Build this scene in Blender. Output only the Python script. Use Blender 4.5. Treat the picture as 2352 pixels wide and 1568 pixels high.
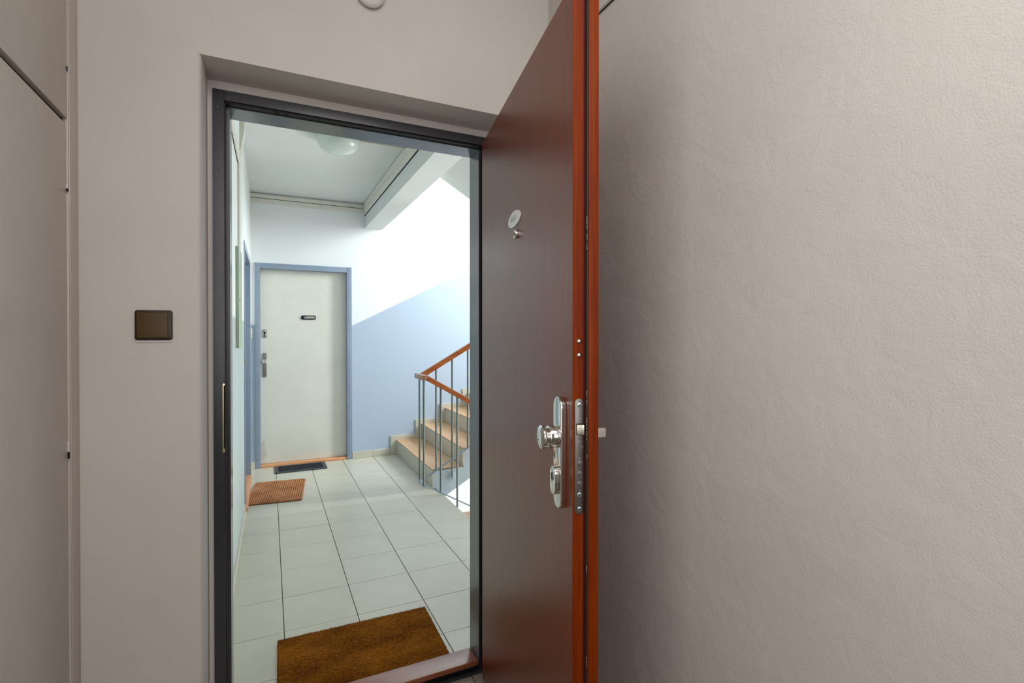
import bpy, bmesh, math, random
from mathutils import Vector, Matrix
random.seed(7)
C = bpy.context.scene
COL = C.collection
for _o in list(bpy.data.objects):
    bpy.data.objects.remove(_o)
R = math.radians

# ------------------------------------------------------------ camera, world, lights, exposure
cam_d = bpy.data.cameras.new('camera')
cam = bpy.data.objects.new('camera', cam_d)
COL.objects.link(cam)
cam.location = (0, 0, 1.2593)
cam.rotation_euler = (R(90 - 0.391), 0, R(-25.72))
cam_d.sensor_width = 36
cam_d.lens = 17.733
cam_d.shift_y = -0.00492
cam_d.clip_start = 0.02
C.camera = cam

W = bpy.data.worlds.new('sky')
C.world = W
W.use_nodes = True
W.node_tree.nodes['Background'].inputs[0].default_value = (0.90, 0.98, 1.0, 1)
W.node_tree.nodes['Background'].inputs[1].default_value = 1.0

def area(name, loc, target, sx, sy, power, color):
    d = bpy.data.lights.new(name, 'AREA')
    d.shape = 'RECTANGLE'; d.size = sx; d.size_y = sy
    d.energy = power; d.color = color
    o = bpy.data.objects.new(name, d); COL.objects.link(o)
    o.location = loc
    o.rotation_euler = (Vector(target) - Vector(loc)).to_track_quat('-Z', 'Y').to_euler()
    return o

# daylight through the tall stairwell window
area('upper_window_daylight', (4.74, 3.48, 3.05), (0.5, 4.4, 1.2), 0.75, 1.9, 255, (0.96, 0.995, 1.0))
area('lower_window_daylight', (4.74, 3.80, 0.0), (1.0, 4.2, -0.2), 1.6, 2.2, 170, (0.96, 0.995, 1.0))
# hallway: window of the room behind the photographer, and the hallway ceiling lamp
area('room_daylight', (0.25, -2.1, 1.75), (0.3, 1.5, 1.3), 1.0, 1.5, 19, (1.0, 0.99, 0.98))
area('side_room_daylight', (-0.40, 0.15, 1.6), (0.9, 0.2, 1.6), 0.8, 1.5, 8.5, (1.0, 0.99, 0.98))
area('hall_lamp_glow', (0.28, -0.22, 2.48), (0.45, 0.5, 0.6), 0.85, 0.85, 12.5, (1.0, 0.985, 0.975))

vs = C.view_settings
vs.view_transform = 'Standard'
try: vs.look = 'None'
except Exception: pass
vs.exposure = 0.0
vs.gamma = 1.0
vs.use_curve_mapping = False

# ------------------------------------------------------------ materials
MATS = {}
def srgb(r, g, b):
    f = lambda v: (v / 255 / 12.92) if v <= 10 else ((v / 255 + 0.055) / 1.055) ** 2.4
    return (f(r), f(g), f(b), 1)

def base(name, col, rough=0.5, metal=0.0, coat=0.0, spec=0.5):
    m = bpy.data.materials.new(name); m.use_nodes = True
    b = m.node_tree.nodes['Principled BSDF']
    b.inputs['Base Color'].default_value = col
    b.inputs['Roughness'].default_value = rough
    b.inputs['Metallic'].default_value = metal
    b.inputs['Coat Weight'].default_value = coat
    b.inputs['Coat Roughness'].default_value = 0.15
    b.inputs['Specular IOR Level'].default_value = spec
    return m, m.node_tree, b

def N(t, typ, **kw):
    n = t.nodes.new(typ)
    for k, v in kw.items():
        if k in n.inputs: n.inputs[k].default_value = v
        else: setattr(n, k, v)
    return n

def coords(t, scale=(1, 1, 1)):
    g = N(t, 'ShaderNodeTexCoord')
    mp = N(t, 'ShaderNodeMapping'); mp.inputs['Scale'].default_value = scale
    t.links.new(g.outputs['Object'], mp.inputs['Vector'])
    return mp.outputs['Vector']

def noise(t, vec, scale, detail=3, rough=0.55, dist=0.0):
    n = N(t, 'ShaderNodeTexNoise'); n.inputs['Scale'].default_value = scale
    n.inputs['Detail'].default_value = detail; n.inputs['Roughness'].default_value = rough
    n.inputs['Distortion'].default_value = dist
    t.links.new(vec, n.inputs['Vector'])
    return n.outputs['Fac']

def ramp(t, fac, stops):
    r = N(t, 'ShaderNodeValToRGB')
    e = r.color_ramp.elements
    while len(e) < len(stops): e.new(0.5)
    for i, (p, c) in enumerate(stops):
        e[i].position = p; e[i].color = c
    t.links.new(fac, r.inputs['Fac'])
    return r.outputs['Color']

def bump(t, b, h, strength, dist):
    n = N(t, 'ShaderNodeBump'); n.inputs['Strength'].default_value = strength
    n.inputs['Distance'].default_value = dist
    t.links.new(h, n.inputs['Height'])
    if b.inputs['Normal'].is_linked:
        t.links.new(b.inputs['Normal'].links[0].from_socket, n.inputs['Normal'])
    t.links.new(n.outputs['Normal'], b.inputs['Normal'])

def mul(c, k): return (c[0] * k, c[1] * k, c[2] * k, 1)

def plaster(name, col, rough=0.6, fine=0.25, coarse=0.3, vary=0.05):
    m, t, b = base(name, col, rough, spec=0.3)
    v = coords(t)
    big = noise(t, v, 2.2, 4)
    t.links.new(ramp(t, big, [(0.3, mul(col, 1 - vary)), (0.7, mul(col, 1 + vary))]), b.inputs['Base Color'])
    bump(t, b, noise(t, v, 290, 2, 0.5), fine, 0.0011)
    bump(t, b, noise(t, v, 9, 6, 0.6, 0.4), coarse, 0.006)
    return m

def veneer(name, c1, c2, c3, axis='Z', rough=0.32, coat=0.35, spread=26, coat_rough=0.2):
    m, t, b = base(name, c2, rough, coat=coat)
    b.inputs['Coat Roughness'].default_value = coat_rough
    s = {'Z': (1, 1, 0.035), 'X': (0.035, 1, 1), 'Y': (1, 0.035, 1)}[axis]
    v = coords(t, s)
    a = noise(t, v, spread, 6, 0.65, 0.6)
    f = noise(t, v, spread * 9, 3, 0.6)
    mx = N(t, 'ShaderNodeMath', operation='MULTIPLY_ADD')
    t.links.new(f, mx.inputs[0]); mx.inputs[1].default_value = 0.45
    t.links.new(a, mx.inputs[2])
    sb = N(t, 'ShaderNodeMath', operation='SUBTRACT'); t.links.new(mx.outputs[0], sb.inputs[0]); sb.inputs[1].default_value = 0.22
    t.links.new(ramp(t, sb.outputs[0], [(0.25, c1), (0.5, c2), (0.75, c3)]), b.inputs['Base Color'])
    bump(t, b, f, 0.10, 0.0006)
    return m

def paint(name, col, rough=0.35, wear=0.08, coat=0.0, bmp=0.06):
    m, t, b = base(name, col, rough, coat=coat)
    v = coords(t)
    n = noise(t, v, 14, 5, 0.6)
    t.links.new(ramp(t, n, [(0.3, mul(col, 1 - wear)), (0.7, mul(col, 1 + wear))]), b.inputs['Base Color'])
    bump(t, b, noise(t, v, 45, 3), bmp, 0.002)
    return m

def metal(name, col, rough, wear=0.05):
    m, t, b = base(name, col, rough, metal=1.0)
    v = coords(t)
    n = noise(t, v, 60, 3)
    r = N(t, 'ShaderNodeMapRange'); r.inputs['To Min'].default_value = max(0.0, rough - wear); r.inputs['To Max'].default_value = rough + wear
    t.links.new(n, r.inputs['Value']); t.links.new(r.outputs[0], b.inputs['Roughness'])
    return m

def speckled(name, col, rough=0.3, vary=0.05, scale=420):
    m, t, b = base(name, col, rough, spec=0.5)
    v = coords(t)
    n = noise(t, v, scale, 2, 0.5)
    n2 = noise(t, v, 5, 4, 0.6)
    c1 = ramp(t, n, [(0.3, mul(col, 1 - vary)), (0.7, mul(col, 1 + vary))])
    c2 = ramp(t, n2, [(0.3, (0.92, 0.92, 0.90, 1)), (0.7, (1, 1, 1, 1))])
    mx = N(t, 'ShaderNodeMix', data_type='RGBA', blend_type='MULTIPLY')
    mx.inputs['Factor'].default_value = 1.0
    t.links.new(c1, mx.inputs['A']); t.links.new(c2, mx.inputs['B'])
    t.links.new(mx.outputs['Result'], b.inputs['Base Color'])
    bump(t, b, n, 0.03, 0.0006)
    return m

def dado(name, white, blue, slope_from=None, slope=0.0, level=1.335):
    """white plaster with oil-painted blue dado up to a line at `level` that rises with the stairs beyond x = slope_from"""
    m, t, b = base(name, white, 0.5, spec=0.35)
    g = N(t, 'ShaderNodeNewGeometry')
    s = N(t, 'ShaderNodeSeparateXYZ'); t.links.new(g.outputs['Position'], s.inputs[0])
    v = coords(t)
    lim = None
    if slope_from is not None:
        d = N(t, 'ShaderNodeMath', operation='SUBTRACT'); t.links.new(s.outputs['X'], d.inputs[0]); d.inputs[1].default_value = slope_from
        mx = N(t, 'ShaderNodeMath', operation='MAXIMUM'); t.links.new(d.outputs[0], mx.inputs[0]); mx.inputs[1].default_value = 0
        k = N(t, 'ShaderNodeMath', operation='MULTIPLY_ADD'); t.links.new(mx.outputs[0], k.inputs[0]); k.inputs[1].default_value = slope; k.inputs[2].default_value = level
        lim = k.outputs[0]
    wob = noise(t, v, 30, 2)
    w = N(t, 'ShaderNodeMath', operation='MULTIPLY_ADD'); t.links.new(wob, w.inputs[0]); w.inputs[1].default_value = 0.006
    t.links.new(s.outputs['Z'], w.inputs[2])
    gt = N(t, 'ShaderNodeMath', operation='GREATER_THAN'); t.links.new(w.outputs[0], gt.inputs[0])
    if lim is None: gt.inputs[1].default_value = level
    else: t.links.new(lim, gt.inputs[1])
    # below the landing the storey below begins: white again under its own dado
    lo = N(t, 'ShaderNodeMath', operation='LESS_THAN'); t.links.new(s.outputs['Z'], lo.inputs[0]); lo.inputs[1].default_value = -0.12
    mxx = N(t, 'ShaderNodeMath', operation='MAXIMUM'); t.links.new(gt.outputs[0], mxx.inputs[0]); t.links.new(lo.outputs[0], mxx.inputs[1])
    mix = N(t, 'ShaderNodeMix', data_type='RGBA')
    t.links.new(mxx.outputs[0], mix.inputs['Factor']); mix.inputs['A'].default_value = blue; mix.inputs['B'].default_value = white
    t.links.new(mix.outputs['Result'], b.inputs['Base Color'])
    bump(t, b, noise(t, v, 130, 3), 0.22, 0.0015)
    bump(t, b, noise(t, v, 14, 5), 0.2, 0.004)
    return m

M = MATS
M['hall'] = plaster('hallway_plaster', srgb(203, 197, 191), 0.55, 0.22, 0.22)
M['hall_right'] = plaster('hallway_plaster_rough', srgb(203, 197, 191), 0.5, 0.45, 0.5)
M['closet'] = paint('closet_paint', srgb(200, 190, 182), 0.35, 0.03)
M['dark'] = base('dark_gap', srgb(14, 12, 10), 0.9)[0]
M['veneer'] = veneer('mahogany_veneer', srgb(84, 35, 13), srgb(105, 47, 19), srgb(126, 62, 30), 'Z', 0.36, 0.22, 120, 0.30)
M['veneer'].node_tree.nodes['Principled BSDF'].inputs['Specular IOR Level'].default_value = 0.42
M['edge'] = veneer('mahogany_edge', srgb(92, 28, 0), srgb(114, 41, 1), srgb(134, 55, 5), 'Z', 0.45, 0.0, 60, 0.3)
M['edge'].node_tree.nodes['Principled BSDF'].inputs['Specular IOR Level'].default_value = 0.12
M['edge_red'] = base('red_groove', srgb(120, 12, 10), 0.5)[0]
M['rubber'] = paint('rubber_seal_and_shade', srgb(42, 34, 28), 0.6)  # door leaf seal; also colours the strip imitating shade in the frame rebate
M['frame'] = paint('anthracite_paint', srgb(52, 52, 57), 0.3, 0.10, 0.1, 0.12)
M['jamb'] = paint('slate_jamb_paint', srgb(101, 109, 113), 0.25, 0.06, 0.2, 0.08)
M['sill_wood'] = veneer('threshold_mahogany', srgb(114, 60, 34), srgb(142, 82, 52), srgb(160, 98, 66), 'X', 0.28, 0.5, 30, 0.2)
M['chrome'] = metal('chrome', (0.80, 0.79, 0.76, 1), 0.07, 0.04)
M['steel'] = metal('brushed_steel', (0.24, 0.235, 0.21, 1), 0.38, 0.06)
M['latch'] = metal('latch_nickel', (0.74, 0.71, 0.60, 1), 0.42, 0.08)
M['dull'] = metal('worn_nickel', (0.50, 0.49, 0.45, 1), 0.22, 0.08)
M['zinc'] = metal('zinc_screw', (0.62, 0.70, 0.76, 1), 0.3, 0.08)
M['brass'] = metal('worn_brass', (0.80, 0.70, 0.42, 1), 0.35, 0.1)
M['ivory'] = base('ivory_enamel', srgb(224, 226, 222), 0.3)[0]
M['ink'] = base('grey_ink', srgb(116, 118, 124), 0.7)[0]
M['switch'] = base('brown_bakelite', srgb(78, 58, 24), 0.4, spec=0.3)[0]
M['switch_edge'] = base('dark_brown_bakelite', srgb(42, 28, 6), 0.35, spec=0.3)[0]
M['white_plastic'] = base('white_plastic', srgb(216, 210, 204), 0.35)[0]
M['tile'] = speckled('landing_tile_glaze', srgb(208, 205, 190), 0.26, 0.05)
M['grout'] = plaster('grout', srgb(98, 96, 82), 0.8)
M['tile_in'] = speckled('hallway_tile_glaze', srgb(150, 138, 128), 0.22, 0.06)
M['far_wall'] = dado('far_wall_paint', srgb(236, 240, 242), srgb(179, 196, 215), 0.755, 0.502, 1.338)
M['left_wall'] = dado('corridor_wall_paint', srgb(232, 238, 236), srgb(178, 189, 187), None, 0, 1.345)
M['white'] = plaster('stairwell_white', srgb(232, 236, 236), 0.6, 0.15, 0.15, 0.02)
M['ceiling'] = plaster('corridor_ceiling_white', srgb(222, 228, 226), 0.6, 0.15, 0.15, 0.03)
M['trunk'] = paint('trunking_white', srgb(222, 222, 210), 0.4, 0.04)
M['blue_frame'] = paint('blue_frame_paint', srgb(138, 154, 173), 0.3, 0.06, 0.1)
def stained_paint(name, col, stain, cx, cz):
    m, t, b = base(name, col, 0.32)
    g = N(t, 'ShaderNodeNewGeometry'); v = coords(t)
    d = N(t, 'ShaderNodeVectorMath', operation='SUBTRACT'); t.links.new(g.outputs['Position'], d.inputs[0]); d.inputs[1].default_value = (cx, YFAR_ + 0.052, cz)
    k = N(t, 'ShaderNodeVectorMath', operation='MULTIPLY'); t.links.new(d.outputs[0], k.inputs[0]); k.inputs[1].default_value = (22, 0, 6.5)
    ln = N(t, 'ShaderNodeVectorMath', operation='LENGTH'); t.links.new(k.outputs[0], ln.inputs[0])
    n = noise(t, v, 26, 5, 0.7)
    ad = N(t, 'ShaderNodeMath', operation='MULTIPLY_ADD'); t.links.new(n, ad.inputs[0]); ad.inputs[1].default_value = 0.8; hf = N(t, 'ShaderNodeMath', operation='MULTIPLY'); t.links.new(ln.outputs['Value'], hf.inputs[0]); hf.inputs[1].default_value = 0.40; t.links.new(hf.outputs[0], ad.inputs[2])
    big = noise(t, v, 5, 4, 0.6)
    c = ramp(t, big, [(0.3, mul(col, 0.96)), (0.7, mul(col, 1.03))])
    f = ramp(t, ad.outputs[0], [(0.575, (0.32, 0.32, 0.32, 1)), (0.74, (0, 0, 0, 1))])
    fm = N(t, 'ShaderNodeMath', operation='MULTIPLY'); fm.inputs[1].default_value = 1.0; t.links.new(f, fm.inputs[0])
    mx = N(t, 'ShaderNodeMix', data_type='RGBA'); t.links.new(fm.outputs[0], mx.inputs['Factor']); t.links.new(c, mx.inputs['A']); mx.inputs['B'].default_value = stain
    t.links.new(mx.outputs['Result'], b.inputs['Base Color'])
    bump(t, b, noise(t, v, 40, 3), 0.05, 0.002)
    return m
YFAR_ = 5.245
M['cream_door'] = stained_paint('cream_door_paint', srgb(222, 222, 211), srgb(168, 146, 122), -0.058, 0.13)
M['pine'] = veneer('pine_threshold', srgb(206, 140, 90), srgb(222, 160, 110), srgb(232, 178, 130), 'X', 0.4, 0.2, 40)
M['pine_y'] = veneer('pine_threshold_side', srgb(206, 140, 90), srgb(222, 160, 110), srgb(232, 178, 130), 'Y', 0.4, 0.2, 40)
M['coir'] = None
M['rubber_mat'] = base('black_rubber', srgb(38, 44, 50), 0.7)[0]
M['rubber_edge'] = base('grey_rubber_border', srgb(62, 66, 74), 0.5)[0]
M['tread'] = veneer('tread_oak', srgb(198, 152, 108), srgb(208, 166, 124), srgb(216, 178, 138), 'Y', 0.35, 0.15, 30)
M['riser'] = speckled('riser_tile', srgb(206, 202, 186), 0.3, 0.05)
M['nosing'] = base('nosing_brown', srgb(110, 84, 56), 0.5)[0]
M['stringer'] = plaster('stringer_grey', srgb(186, 198, 206), 0.5, 0.2, 0.3)
M['rail_metal'] = paint('grey_green_rail_paint', srgb(98, 111, 107), 0.35, 0.06, 0.1)
M['bar_metal'] = paint('grey_blue_bar_paint', srgb(130, 145, 156), 0.35, 0.06, 0.1)
M['rail_wood'] = veneer('handrail_wood', srgb(132, 62, 12), srgb(160, 82, 20), srgb(180, 102, 36), 'X', 0.4, 0.05, 40)
M['rail_wood'].node_tree.nodes['Principled BSDF'].inputs['Specular IOR Level'].default_value = 0.25
M['cap_wood'] = veneer('handrail_cap_wood', srgb(130, 76, 48), srgb(156, 98, 66), srgb(170, 116, 84), 'Y', 0.3, 0.4, 40)
M['meter'] = paint('sage_green_box', srgb(158, 176, 152), 0.35, 0.06)
M['opal'] = base('opal_glass', srgb(206, 218, 214), 0.2)[0]
M['black'] = base('black_plastic', srgb(18, 18, 18), 0.5, spec=0.25)[0]
M['plate_blue'] = base('blue_spot', srgb(120, 140, 170), 0.4)[0]
M['paper'] = base('name_paper', srgb(190, 186, 178), 0.6)[0]
M['yellowed'] = base('yellowed_plastic', srgb(226, 222, 200), 0.4)[0]

def coir_mat(name, dark, mid, lite, scale=90, stretch=(1, 1, 1)):
    m, t, b = base(name, mid, 0.95, spec=0.1)
    v = coords(t, stretch)
    a = noise(t, v, scale, 4, 0.7)
    c = noise(t, v, 5, 3, 0.6)
    ad = N(t, 'ShaderNodeMath', operation='MULTIPLY_ADD'); t.links.new(c, ad.inputs[0]); ad.inputs[1].default_value = 0.9
    s2 = N(t, 'ShaderNodeMath', operation='SUBTRACT'); t.links.new(a, s2.inputs[0]); s2.inputs[1].default_value = 0.45
    t.links.new(s2.outputs[0], ad.inputs[2])
    t.links.new(ramp(t, ad.outputs[0], [(0.25, dark), (0.5, mid), (0.75, lite)]), b.inputs['Base Color'])
    bump(t, b, a, 0.5, 0.004)
    return m
M['coir'] = coir_mat('coir_brown', srgb(84, 46, 8), srgb(130, 76, 13), srgb(166, 106, 27), 110, (0.7, 1.3, 1))
M['coir_red'] = coir_mat('coir_reddish', srgb(140, 88, 54), srgb(184, 126, 86), srgb(208, 152, 110), 220)
M['coir_dark'] = base('coir_backing', srgb(104, 64, 38), 0.9)[0]

# ------------------------------------------------------------ mesh helpers
def link(name, bm, mats, parent=None, smooth=False, loc=None):
    me = bpy.data.meshes.new(name)
    bmesh.ops.recalc_face_normals(bm, faces=bm.faces)
    bm.to_mesh(me); bm.free()
    if not isinstance(mats, (list, tuple)): mats = [mats]
    for m in mats: me.materials.append(m)
    if smooth:
        for p in me.polygons: p.use_smooth = True
        try: me.set_sharp_from_angle(angle=R(35))
        except Exception: pass
    o = bpy.data.objects.new(name, me); COL.objects.link(o)
    if parent: o.parent = parent
    if loc: o.location = loc
    return o

def tag(o, label=None, cat=None, group=None, kind=None):
    if label: o['label'] = label
    if cat: o['category'] = cat
    if group: o['group'] = group
    if kind: o['kind'] = kind
    return o

def empty(name, loc, rz=0.0):
    o = bpy.data.objects.new(name, None); COL.objects.link(o)
    o.location = loc; o.rotation_euler = (0, 0, rz); o.empty_display_size = 0.05
    return o

def box(bm, a, b, bev=0.0, mat=0, seg=1):
    x0, y0, z0 = [min(a[i], b[i]) for i in range(3)]
    x1, y1, z1 = [max(a[i], b[i]) for i in range(3)]
    vs_ = [bm.verts.new(p) for p in ((x0, y0, z0), (x1, y0, z0), (x1, y1, z0), (x0, y1, z0), (x0, y0, z1), (x1, y0, z1), (x1, y1, z1), (x0, y1, z1))]
    fs = []
    for q in ((0, 3, 2, 1), (4, 5, 6, 7), (0, 1, 5, 4), (1, 2, 6, 5), (2, 3, 7, 6), (3, 0, 4, 7)):
        f = bm.faces.new([vs_[i] for i in q]); f.material_index = mat; fs.append(f)
    if bev > 0:
        es = {e for f in fs for e in f.edges}
        r = bmesh.ops.bevel(bm, geom=list(es), offset=bev, segments=seg, affect='EDGES', profile=0.6)
        for f in r['faces']: f.material_index = mat
    return fs

def cyl(bm, p0, p1, r0, r1=None, n=16, caps=True, mat=0):
    p0 = Vector(p0); p1 = Vector(p1); r1 = r0 if r1 is None else r1
    d = (p1 - p0).normalized()
    a = d.orthogonal().normalized(); b = d.cross(a)
    A = [bm.verts.new(p0 + a * math.cos(2 * math.pi * i / n) * r0 + b * math.sin(2 * math.pi * i / n) * r0) for i in range(n)]
    B = [bm.verts.new(p1 + a * math.cos(2 * math.pi * i / n) * r1 + b * math.sin(2 * math.pi * i / n) * r1) for i in range(n)]
    for i in range(n):
        bm.faces.new((A[i], A[(i + 1) % n], B[(i + 1) % n], B[i])).material_index = mat
    if caps:
        bm.faces.new(A[::-1]).material_index = mat; bm.faces.new(B).material_index = mat

def lathe(bm, origin, axis, prof, n=32, mat=0):
    """prof: list of (radius, height along axis)"""
    o = Vector(origin); d = Vector(axis).normalized()
    a = d.orthogonal().normalized(); b = d.cross(a)
    prev = None
    for r, h in prof:
        if r < 1e-6: ring = [bm.verts.new(o + d * h)]
        else: ring = [bm.verts.new(o + d * h + (a * math.cos(2 * math.pi * i / n) + b * math.sin(2 * math.pi * i / n)) * r) for i in range(n)]
        if prev:
            for i in range(n):
                j = (i + 1) % n
                if len(prev) == 1 and len(ring) == 1: continue
                if len(prev) == 1: f = bm.faces.new((prev[0], ring[i], ring[j]))
                elif len(ring) == 1: f = bm.faces.new((prev[i], prev[j], ring[0]))
                else: f = bm.faces.new((prev[i], prev[j], ring[j], ring[i]))
                f.material_index = mat
        prev = ring

def prism(bm, pts, axis, lo, hi, bev=0.0, mat=0, seg=2):
    """extrude a 2-D outline along axis (0=x: pts are (y,z); 1=y: pts are (x,z); 2=z: pts are (x,y))"""
    def P(p, h):
        return {0: (h, p[0], p[1]), 1: (p[0], h, p[1]), 2: (p[0], p[1], h)}[axis]
    A = [bm.verts.new(P(p, lo)) for p in pts]; B = [bm.verts.new(P(p, hi)) for p in pts]
    n = len(pts)
    fa = bm.faces.new(A); fb = bm.faces.new(B[::-1])
    fa.material_index = fb.material_index = mat
    for i in range(n):
        bm.faces.new((A[i], B[i], B[(i + 1) % n], A[(i + 1) % n])).material_index = mat
    bmesh.ops.recalc_face_normals(bm, faces=bm.faces)
    if bev > 0:
        es = list(set(list(fa.edges) + list(fb.edges)))
        bmesh.ops.bevel(bm, geom=es, offset=bev, segments=seg, affect='EDGES', profile=0.6)

def stadium(cx, cz, w, h, r=None, n=8):
    r = w / 2 if r is None else r
    out = []
    for sx, sz, a0 in ((1, 1, 0), (-1, 1, 90), (-1, -1, 180), (1, -1, 270)):
        for i in range(n + 1):
            a = R(a0 + 90 * i / n)
            out.append((cx + sx * (w / 2 - r) + r * math.cos(a), cz + sz * (h / 2 - r) + r * math.sin(a)))
    res = []
    for p in out:
        if not res or (abs(p[0] - res[-1][0]) + abs(p[1] - res[-1][1])) > 1e-6: res.append(p)
    if abs(res[0][0] - res[-1][0]) + abs(res[0][1] - res[-1][1]) < 1e-6: res.pop()
    return res

def tube(bm, pts, r, n=6, mat=0):
    pts = [Vector(p) for p in pts]
    prev = None
    for i, p in enumerate(pts):
        d = (pts[min(i + 1, len(pts) - 1)] - pts[max(i - 1, 0)]).normalized()
        a = d.cross(Vector((0.31, 0.17, 0.93))).normalized(); b = d.cross(a)
        ring = [bm.verts.new(p + a * math.cos(2 * math.pi * k / n) * r + b * math.sin(2 * math.pi * k / n) * r) for k in range(n)]
        if prev:
            for k in range(n):
                bm.faces.new((prev[k], prev[(k + 1) % n], ring[(k + 1) % n], ring[k])).material_index = mat
        else: bm.faces.new(ring[::-1])
        prev = ring
    bm.faces.new(prev)

def B1(name, a, b, m, parent=None, bev=0.0, seg=1, smooth=False):
    bm = bmesh.new(); box(bm, a, b, bev, 0, seg)
    return link(name, bm, m, parent, smooth)

# ------------------------------------------------------------ dimensions (metres; camera at x=0, y=0)
YW = 1.57       # hallway face of the front wall
YF = 1.705      # face of the steel frame
YS = 1.737      # stop of the frame
YJ = 1.832      # corridor end of the jamb
XL, XR = -0.418, 0.90
YFAR = 5.245
ZC = 2.561
def xw(y): return -0.168 + 0.0050 * (y - 1.85)     # corridor left wall leans a little

# ------------------------------------------------------------ hallway shell
bm = bmesh.new(); box(bm, (-1.2, -2.2, -0.12), (XR + 0.1, YS, -0.003))
fl = link('floor', bm, M['grout']); tag(fl, 'grey tiled hallway floor just inside the mahogany threshold', 'floor', kind='structure')
xs = [-0.535, -0.235, 0.065, 0.365, 0.665, 0.965]
for i in range(5):
    for j in range(4):
        x0, x1 = xs[i] + 0.002, min(xs[i + 1], XR + 0.06) - 0.002
        y1 = 1.722 - 0.3 * j; y0 = y1 - 0.297
        B1('floor_tile', (x0, y0, -0.003), (x1, y1, 0.004), M['tile_in'], fl, 0.0012)
B1('sill_strip', (-0.145, 1.722, -0.003), (0.735, 1.7365, 0.008), M['frame'], fl)

# front wall: plastered slab with a recess around the door frame, corridor side behind it
OX0, OX1, OZ = -0.160, 0.800, 2.0
bm = bmesh.new()
RC = 0.012
prism(bm, [(-1.2, YW)] + [(OX0 - RC + RC * math.sin(R(15 * i)), YW + RC - RC * math.cos(R(15 * i))) for i in range(7)] + [(OX0, 1.86), (-1.2, 1.86)], 2, -0.12, OZ)
box(bm, (-1.2, YW, OZ), (OX0, 1.86, 2.75))
box(bm, (OX1, YW, -0.12), (1.30, 1.86, 2.75))
box(bm, (OX0, YW, OZ), (OX1, 1.86, 2.75))
bmesh.ops.remove_doubles(bm, verts=bm.verts, dist=1e-5)
# back of the recess, round the frame
prism(bm, [(OX0 - 0.002, -0.1), (-0.135, -0.1), (-0.135, 1.9625), (0.732, 1.9625), (0.732, -0.1), (OX1 + 0.002, -0.1), (OX1 + 0.002, OZ + 0.002), (OX0 - 0.002, OZ + 0.002)], 1, 1.716, 1.84)
wf = link('wall_front', bm, M['hall'], None, True); tag(wf, 'beige plaster front wall with deep recess around the open doorway', 'wall', kind='structure')

# right wall of the hallway
bm = bmesh.new(); box(bm, (XR, -2.2, -0.12), (XR + 0.12, YW + 0.01, 2.75))
wr = link('wall_right', bm, M['hall_right']); tag(wr, 'rough stippled beige plaster wall behind the open door', 'wall', kind='structure')
# left wall behind the closet and rear wall
bm = bmesh.new(); box(bm, (-1.2, 0.6, -0.12), (-1.08, YW, 2.75)); box(bm, (-1.08, 0.6, -0.1), (-0.43, 0.68, 2.75))
wlh = link('wall_left', bm, M['hall']); tag(wlh, 'beige hallway wall enclosing the built-in closet', 'wall', kind='structure')
bm = bmesh.new(); box(bm, (-1.2, -2.32, -0.12), (XR + 0.1, -2.2, 2.75))
box(bm, (-1.2, -2.2, -0.12), (-1.08, 0.6, 2.75))
wb = link('wall_back', bm, M['hall']); tag(wb, 'beige hallway wall behind the camera', 'wall', kind='structure')
bm = bmesh.new(); box(bm, (-1.2, -2.3, 2.62), (XR + 0.1, YW + 0.1, 2.75))
ce = link('ceiling', bm, M['hall']); tag(ce, 'pale plaster hallway ceiling above the open door', 'ceiling', kind='structure')

# cable channel high on the right wall
bm = bmesh.new(); box(bm, (XR - 0.012, -1.6, 2.2205), (XR + 0.002, YW, 2.2385), 0.0015)
cc = link('cable_channel', bm, M['hall']); tag(cc, 'slim beige cable channel along the top of the right wall', 'cable channel')
bm = bmesh.new(); box(bm, (XR - 0.004, -1.6, 2.2192), (XR + 0.002, YW, 2.2205))
link('channel_gap', bm, M['dark'], cc)  # thin dark strip painted in as the shadow line under the channel

# ------------------------------------------------------------ built-in closet on the left
cl = empty('closet', (XL - 0.2, 1.1, 0)); tag(cl, 'beige painted built-in closet with upper and lower doors left of the doorway', 'closet')
def cp(name, a, b, m, bev=0.0, seg=2, parent=None):
    o = B1(name, a, b, m, None, bev, seg, True)
    p = parent or cl
    o.parent = p
    o.matrix_parent_inverse = Matrix.Translation(-cl.location) if p is cl else p.matrix_parent_inverse
    return o
cp('stile', (XL - 0.03, 1.513, 0.0), (XL, YW - 0.0005, 2.62), M['closet'], 0.002)
cp('carcass', (-0.95, 0.69, 0.0), (XL - 0.032, YW - 0.001, 2.62), M['closet'])
cp('door_gap', (XL - 0.032, 0.7, 1.738), (XL - 0.014, 1.508, 1.768), M['dark'])
dl = cp('lower_door', (XL - 0.0315, 0.70, 0.06), (XL - 0.004, 1.503, 1.7455), M['closet'], 0.006, 3)
du = cp('upper_door', (XL - 0.0315, 0.70, 1.7565), (XL - 0.002, 1.503, 2.60), M['closet'], 0.002, 2)
for z, h in ((1.878, 0.016), (1.595, 0.010), (0.985, 0.022)):
    cp('hinge', (XL - 0.006, 1.5035, z - h), (XL - 0.0015, 1.5115, z + h), M['white_plastic'], 0.001)
    cp('hinge_gap', (XL - 0.004, 1.5005, z - h * 0.8), (XL - 0.0008, 1.5045, z - h * 0.1), M['dark'])
cp('edge_bead', (XL - 0.012, 1.5065, 0.0), (XL - 0.001, 1.513, 2.62), M['closet'], 0.002)

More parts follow.
